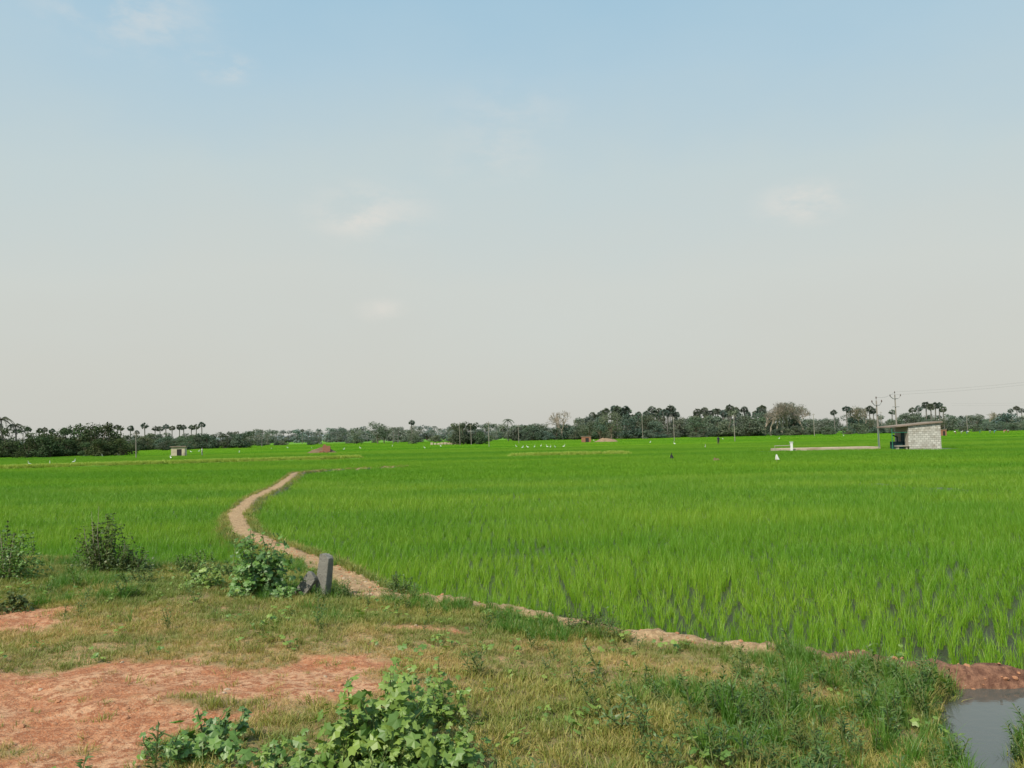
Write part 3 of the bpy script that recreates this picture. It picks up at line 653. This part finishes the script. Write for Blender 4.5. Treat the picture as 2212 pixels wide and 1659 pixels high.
for i in range(32):
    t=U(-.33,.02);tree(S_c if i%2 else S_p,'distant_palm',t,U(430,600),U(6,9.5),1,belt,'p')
grove=empty('tree_grove')
for t,h in((-.70,7.2),(-.665,6.6),(-.640,7.2),(-.625,6.4),(-.612,7.0),(-.595,5.8),(-.58,5.4),(-.570,5.2),(-.562,5.8),(-.545,6.9),(-.535,6.6),(-.528,7.1),(-.514,7.2),(-.502,6.8),(-.492,5.4)):
    tree(S_l,'grove_tree',t,U(163,178),h,1.1,grove,br=.72)
for i in range(60):tree(S_l,'grove_shrub',U(-.74,-.485),U(153,175),U(2.4,4.6),1.3,grove,br=.75)
for i in range(60):tree(S_l,'grove_shrub',U(-.50,-.375),U(235,300),U(3.0,6.0),1.3,grove,br=.85)
for t in(-.378,-.368,-.358,-.349,-.340,-.333):tree(S_l,'grove_tree',t,U(258,275),U(5.3,6.0),1.25,grove,br=.75)
tree(S_c,'coconut_palm',-.634,170,8.8,1,kind='p',br=.8);tree(S_c,'coconut_palm',-.617,172,7.4,1,kind='p',br=.8)
for t,h in((-.638,12),(-.617,9.6),(-.602,10.8),(-.587,9.6),(-.582,10.1),(-.572,9.5),(-.559,9.2),(-.491,10.6),(-.486,10.2),(-.475,9.8),(-.468,8.2),(-.456,11),(-.446,9.5),(-.438,9.8),(-.431,10.2),(-.423,9.8),(-.415,10.4),(-.408,10.2),(-.400,10.2),(-.392,10),(-.386,11)):
    tree(S_p,'palmyra_palm',t,U(320,350),h,1.15,kind='p',br=.75)
tree(S_c,'coconut_palm',-.312,300,6.2,1,kind='p')
tree(S_b,'broadleaf_tree',-.168,330,9.6,1.0,br=.9);tree(S_b,'broadleaf_tree',-.160,335,7.8,1.0);tree(S_l,'broadleaf_tree',-.194,350,6.4,1.1);tree(S_c,'coconut_palm',-.149,330,7,1,kind='p')
tree(S_c,'coconut_palm',-.143,330,6.6,1,kind='p')
tree(S_p,'palmyra_palm',-.127,330,10,1.15,kind='p',br=.8);tree(S_l,'broadleaf_tree',-.124,285,5.2,1.1,br=.8)
for t in(-.067,-.062,-.057,-.052,-.046,-.039):tree(S_l,'broadleaf_tree',t,U(225,236),U(6.2,7.0),.95,br=.7)
tree(S_c,'coconut_palm',-.006,330,9.4,1,kind='p');tree(S_c,'coconut_palm',-.24,420,7.6,1,kind='p');tree(S_c,'coconut_palm',-.098,450,8.6,1,kind='p')
hedge=empty('field_hedge')
for i in range(44):tree(S_l,'hedge_tree',U(-.002,.095),U(320,350),U(3.8,7.2),1.2,hedge,br=.9)
for i in range(30):tree(S_l,'hedge_tree',U(-.34,.0),U(340,420),U(2.2,4.6),1.5,hedge)
tree(S_d[:1],'bare_tree',.061,330,12.4,1.05,kind='d',br=1.1);tree(S_d[:2],'bare_tree',.054,338,10.5,.95,kind='d')
pg=empty('palm_grove')
for i in range(80):
    t=U(.095,.315);tree(S_p,'palmyra_palm',t,U(325,410),U(10.8,14.8),1.15,pg,'p',br=.8)
for i in range(96):
    t=U(.082,.33);tree(S_l if i%3 else S_b,'grove_tree',t,U(305,400),U(5.5,10.8),1.15,pg,br=.9)
for i in range(90):tree(S_l,'grove_shrub',U(.09,.66),U(300,340),U(2.4,4.6),1.6,pg,br=.9)
tree(S_b,'broadleaf_tree',.122,278,10.4,1.0,br=1.1);tree(S_b,'broadleaf_tree',.094,285,7.8,1.0);tree(S_b,'broadleaf_tree',.108,290,8.8,1.0)
for t,h in((.313,11),(.320,12.5),(.328,13.6),(.334,14),(.341,14),(.348,13.6),(.354,12.8),(.360,11.5)):tree(S_d[1:],'bare_tree',t,U(325,340),h,1.0,kind='d',br=.85)
tree(S_d[1:],'bare_tree',.43,350,12.6,.95,kind='d',br=.85);tree(S_d[1:],'bare_tree',.437,350,11.6,.95,kind='d',br=.85);tree(S_d[1:],'bare_tree',.59,420,10,.9,kind='d')
for t,h in((.40,10.8),(.415,12.4),(.421,11.6),(.427,11.8),(.443,12.4),(.449,11.2),(.47,11),(.498,11.8),(.506,12.4),(.513,14),(.519,12.6),(.524,13.4),(.53,13.6),(.536,11.4)):
    tree(S_p,'palmyra_palm',t,U(340,370),h,1.15,kind='p',br=.8)
for i in range(70):tree(S_l if i%4 else S_b,'grove_tree',U(.33,.55),U(330,420),U(5,9.2),1.2,pg,br=.9)
for i in range(56):tree(S_l,'grove_tree',U(.54,.76),U(430,540),U(5,9.8),1.3,pg)
for t,h in((.556,9),(.618,12.8),(.627,13.8),(.633,12.4),(.66,12.4),(.7,13)):tree(S_p,'palmyra_palm',t,U(450,500),h,1.1,kind='p')
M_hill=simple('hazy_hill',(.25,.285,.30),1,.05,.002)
V=[];F_=[];n=160
for i in range(n):
    t=-1.1+2.2*i/(n-1);hh=18*max(0,float(fbm(np.array(t*6+4),np.array(1.0),5))-.25)*2.2*(1 if t<.1 else .3)
    V+=[(t*3200,3200,-2),(t*3200,3260,max(3,hh))]
    if i:F_.append((2*i-2,2*i,2*i+1,2*i-1))
newobj('hills',V,F_,M_hill)
# ---------------------------------------------------------------- people and egrets
def skinmesh(verts,edges,rad,root=0,sub=1):
    me=bpy.data.meshes.new('t');me.from_pydata(verts,edges,[]);o=bpy.data.objects.new('t',me);sc.collection.objects.link(o)
    o.modifiers.new('s','SKIN');sv=me.skin_vertices[0].data
    for i,r in enumerate(rad):sv[i].radius=(r,r) if not hasattr(r,'__len__') else r;sv[i].use_root=(i==root)
    m=o.modifiers.new('u','SUBSURF');m.levels=sub;m.render_levels=sub
    bpy.context.view_layer.update();dg=bpy.context.evaluated_depsgraph_get();r=bpy.data.meshes.new_from_object(o.evaluated_get(dg));bpy.data.objects.remove(o);return r
pm={}
def pmat(c):
    if c not in pm:pm[c]=simple('cloth_%d'%len(pm),c,.9,.1,5)
    return pm[c]
M_skin=simple('skin',(.16,.085,.05),.6,.1,5);M_hair=simple('hair',(.012,.01,.01),.6,.1,5)
def person(name,x,y,h,shirt,lower,rz=0,bend=0):
    V=[];E=[];Rd=[]
    def a(p,r,par=None):
        V.append(p);Rd.append(r)
        if par is not None:E.append((par,len(V)-1))
        return len(V)-1
    pe=a((0,0,.93),(.15,.11));w=a((0,0,1.08),(.13,.095),pe);ch=a((0,0,1.3),(.165,.11),w);nk=a((0,0,1.46),.055,ch);hd=a((0,.015,1.54),(.075,.085),nk);tp=a((0,.01,1.65),(.07,.085),hd)
    a((0,.105,1.565),.014,hd)
    for s in(-1,1):
        hp=a((s*.095,0,.86),.095,pe);kn=a((s*.105,.02,.48),.062,hp);an=a((s*.11,0,.09),.042,kn);a((s*.12,.15,.035),.035,an)
        sh=a((s*.17,0,1.39),.06,ch)
        if bend:el=a((s*.2,.22,1.3),.042,sh);wr=a((s*.17,.46,1.3),.028,el);hdn=a((s*.17,.53,1.3),.032,wr);f0=Vector((0,1,0));sd=Vector((1,0,0))
        else:el=a((s*.25,-.02,1.12),.042,sh);wr=a((s*.26,.05,.88),.028,el);hdn=a((s*.26,.06,.81),.032,wr);f0=Vector((0,.15,-1));sd=Vector((0,1,0))
        for q in range(4):
            b0=Vector(V[hdn])+f0*.03+sd*(q-1.5)*.019;i1=a(tuple(b0),.009,hdn);i2=a(tuple(b0+f0*.035),.008,i1);a(tuple(b0+f0*.065),.007,i2)
        i1=a(tuple(Vector(V[hdn])+sd*.04*-s),.01,hdn);a(tuple(Vector(V[i1])+f0*.03+sd*-.01*s),.008,i1)
    me=skinmesh(V,E,Rd,0,1)
    for m in(M_skin,pmat(shirt),pmat(lower),M_hair):me.materials.append(m)
    for p in me.polygons:
        c=p.center;p.use_smooth=True
        arm=abs(c.x)>.2 or (bend and c.y>.14 and 1.2<c.z<1.42)
        if c.z>1.6 or(c.z>1.5 and c.y<0):p.material_index=3
        elif c.z>1.45:p.material_index=0
        elif arm and (c.z<1.2 or (bend and c.y>.2)):p.material_index=0
        elif c.z>.96:p.material_index=1
        elif c.z>.42:p.material_index=2
    if bend:
        for v in me.vertices:
            t=min(1,max(0,(v.co.z-.84)/.2));t=t if not(v.co.y>.15 and v.co.z>1.2) else 1;an=-bend*t;yy,zz=v.co.y,v.co.z-.9
            v.co.y=yy*math.cos(an)-zz*math.sin(an);v.co.z=.9+yy*math.sin(an)+zz*math.cos(an)
    o=bpy.data.objects.new(name,me);sc.collection.objects.link(o);o.location=(x,y,0);o.scale=(h/1.72,)*3;o.rotation_euler[2]=rz
    return o
person('farmer',36.0,141.5,1.7,(.03,.03,.05),(.05,.04,.05),R(20))
person('farmer',-50.6,131,1.7,(.65,.65,.62),(.25,.25,.3),R(-70))
for i,(t,Y_,s,l,bn) in enumerate([(.549,225,(.7,.7,.7),(.2,.1,.1),1.2),(.556,228,(.7,.7,.68),(.3,.3,.3),1.1),(.563,226,(.65,.6,.6),(.1,.2,.3),1.3),(.579,232,(.08,.3,.15),(.08,.25,.12),1.2),(.592,230,(.7,.72,.7),(.1,.3,.25),1.25),(.597,230,(.1,.35,.3),(.1,.2,.3),1.15),(.609,234,(.55,.12,.2),(.6,.3,.3),1.2),(.614,234,(.7,.65,.65),(.5,.1,.1),1.2)]):
    person('farm_worker',t*Y_,Y_,1.65,s,l,U(0,6.28),bn)
M_egret=simple('white_feather',(.8,.8,.78),.8,.03,4);M_beak=simple('beak',(.5,.3,.05),.5,.1,4)
V=[(0,0,.32),(-.12,0,.30),(-.26,0,.26),(.12,0,.36),(.17,0,.46),(.12,0,.56),(.16,0,.63),(.20,0,.63),(.30,0,.615),(0,.03,.2),(0,.03,.0),(0,-.03,.2),(0,-.03,.0)]
Eg=[(0,1),(1,2),(0,3),(3,4),(4,5),(5,6),(6,7),(7,8),(0,9),(9,10),(0,11),(11,12)]
eg=skinmesh(V,Eg,[.075,.06,.015,.05,.025,.018,.025,.018,.004,.012,.008,.012,.008]);eg.materials.append(M_egret);eg.materials.append(M_beak)
for p in eg.polygons:p.use_smooth=True;p.material_index=1 if(p.center.x>.21 or p.center.z<.2) else 0
fl=empty('egret_flock')
def egret(t,Y_,s=1.0):
    o=bpy.data.objects.new('egret',eg);sc.collection.objects.link(o);o.location=(t*Y_,Y_,.06);o.scale=(s,)*3;o.rotation_euler[2]=U(0,6.28);o.parent=fl
for t in(.004,.012,.017,.026,.034,.041,.046,.052,.063):egret(t+U(-.001,.001),150+U(-12,12),1)
for t,Y_ in((-.60,97),(-.575,99),(-.545,104),(-.51,150),(-.49,155),(-.425,118),(-.40,180),(-.39,190),(-.21,170),(-.19,185),(-.11,165),(-.09,190),(.1,260),(.12,250),(.33,200),(.41,240),(.26,220),(-.3,210),(-.28,225),(-.25,200),(-.34,160),(-.15,215),(.238,115),(.17,180),(.2,150)):egret(t,Y_,1)
# ---------------------------------------------------------------- light
EL=R(47);AZ=math.atan2(-.5,-.68)
sd=bpy.data.lights.new('sun','SUN');sd.energy=4.7;sd.angle=R(.5);sd.color=(1,.93,.77);so=bpy.data.objects.new('sun',sd);sc.collection.objects.link(so)
dv=Vector((math.sin(AZ)*math.cos(EL),math.cos(AZ)*math.cos(EL),math.sin(EL)));so.rotation_euler=dv.to_track_quat('Z','Y').to_euler();so.location=(-20,-20,40)
w=bpy.data.worlds.new('World');sc.world=w;w.use_nodes=True;nt=w.node_tree
for n_ in list(nt.nodes):nt.nodes.remove(n_)
o=nt.nodes.new('ShaderNodeOutputWorld');bg=nt.nodes.new('ShaderNodeBackground');bg.inputs[1].default_value=.1;nt.links.new(bg.outputs[0],o.inputs[0])
sk=nt.nodes.new('ShaderNodeTexSky');sk.sky_type='NISHITA';sk.sun_disc=False;sk.sun_elevation=EL;sk.sun_rotation=AZ;sk.air_density=1.0;sk.dust_density=2.5;sk.ozone_density=1.2
tc=nt.nodes.new('ShaderNodeTexCoord').outputs['Generated'];sx=nt.nodes.new('ShaderNodeSeparateXYZ');nt.links.new(tc,sx.inputs[0])
mp=nt.nodes.new('ShaderNodeMapping');mp.inputs['Scale'].default_value=(1.6,1.6,3);nt.links.new(tc,mp.inputs[0])
big=noise(nt,1.3,5,mp.outputs[0])
z=mth(nt,'ADD',mth(nt,'ABSOLUTE',sx.outputs[2]),mth(nt,'MULTIPLY',mth(nt,'SUBTRACT',big,.5),-.18))
hz=nt.nodes.new('ShaderNodeValToRGB');nt.links.new(z,hz.inputs[0]);cr=hz.color_ramp
cr.elements[0].position=0;cr.elements[0].color=(.615,.61,.56,1);cr.elements[1].position=.56;cr.elements[1].color=(.33,.56,.73,1)
for p_,c_ in((.08,(.635,.64,.585,1)),(.18,(.645,.675,.63,1)),(.30,(.58,.675,.68,1)),(.42,(.46,.63,.73,1))):
    e_=cr.elements.new(p_);e_.color=c_
hzs=mixc(nt,1.0,hz.outputs[0],(10,10,10),'MULTIPLY')
c=mixc(nt,.92,sk.outputs[0],hzs)
mp2=nt.nodes.new('ShaderNodeMapping');mp2.inputs['Scale'].default_value=(1,1,2.2);nt.links.new(tc,mp2.inputs[0])
cn=noise(nt,17,7,mp2.outputs[0],.6);tot=None
for d_,rad,st in(((-.311,.858,.41),.05,.6),((-.166,.949,.269),.11,.42),((-.19,.945,.262),.06,.2),((.338,.905,.259),.075,.55),((-.157,.975,.156),.045,.4),((-.392,.804,.447),.13,.4),((-.02,.93,.33),.1,.2),((.0,.95,.38),.12,.2),((.56,.79,.17),.06,.35),((-.1,.9,.2),.06,.15)):
    vm=nt.nodes.new('ShaderNodeVectorMath');vm.operation='DISTANCE';nt.links.new(mp2.outputs[0],vm.inputs[0]);vm.inputs[1].default_value=(d_[0],d_[1],d_[2]*2.2)
    f=mth(nt,'MULTIPLY',mth(nt,'SUBTRACT',1.0,rampf(nt,vm.outputs['Value'],0,rad)),st);tot=f if tot is None else mth(nt,'ADD',tot,f)
cf=mth(nt,'MULTIPLY',tot,rampf(nt,cn,.34,.66),True)
c=mixc(nt,cf,c,(8.2,7.6,6.9));nt.links.new(c,bg.inputs[0])
# ---------------------------------------------------------------- camera
cam=bpy.data.cameras.new('camera');cam.lens=28.26;cam.sensor_width=36;cam.clip_end=12000;cam.clip_start=.05
co=bpy.data.objects.new('camera',cam);sc.collection.objects.link(co)
co.matrix_world=Matrix.Translation((0,0,2.6))@Matrix.Rotation(R(90+3.63),4,'X')@Matrix.Rotation(R(-1.2),4,'Z')
sc.camera=co
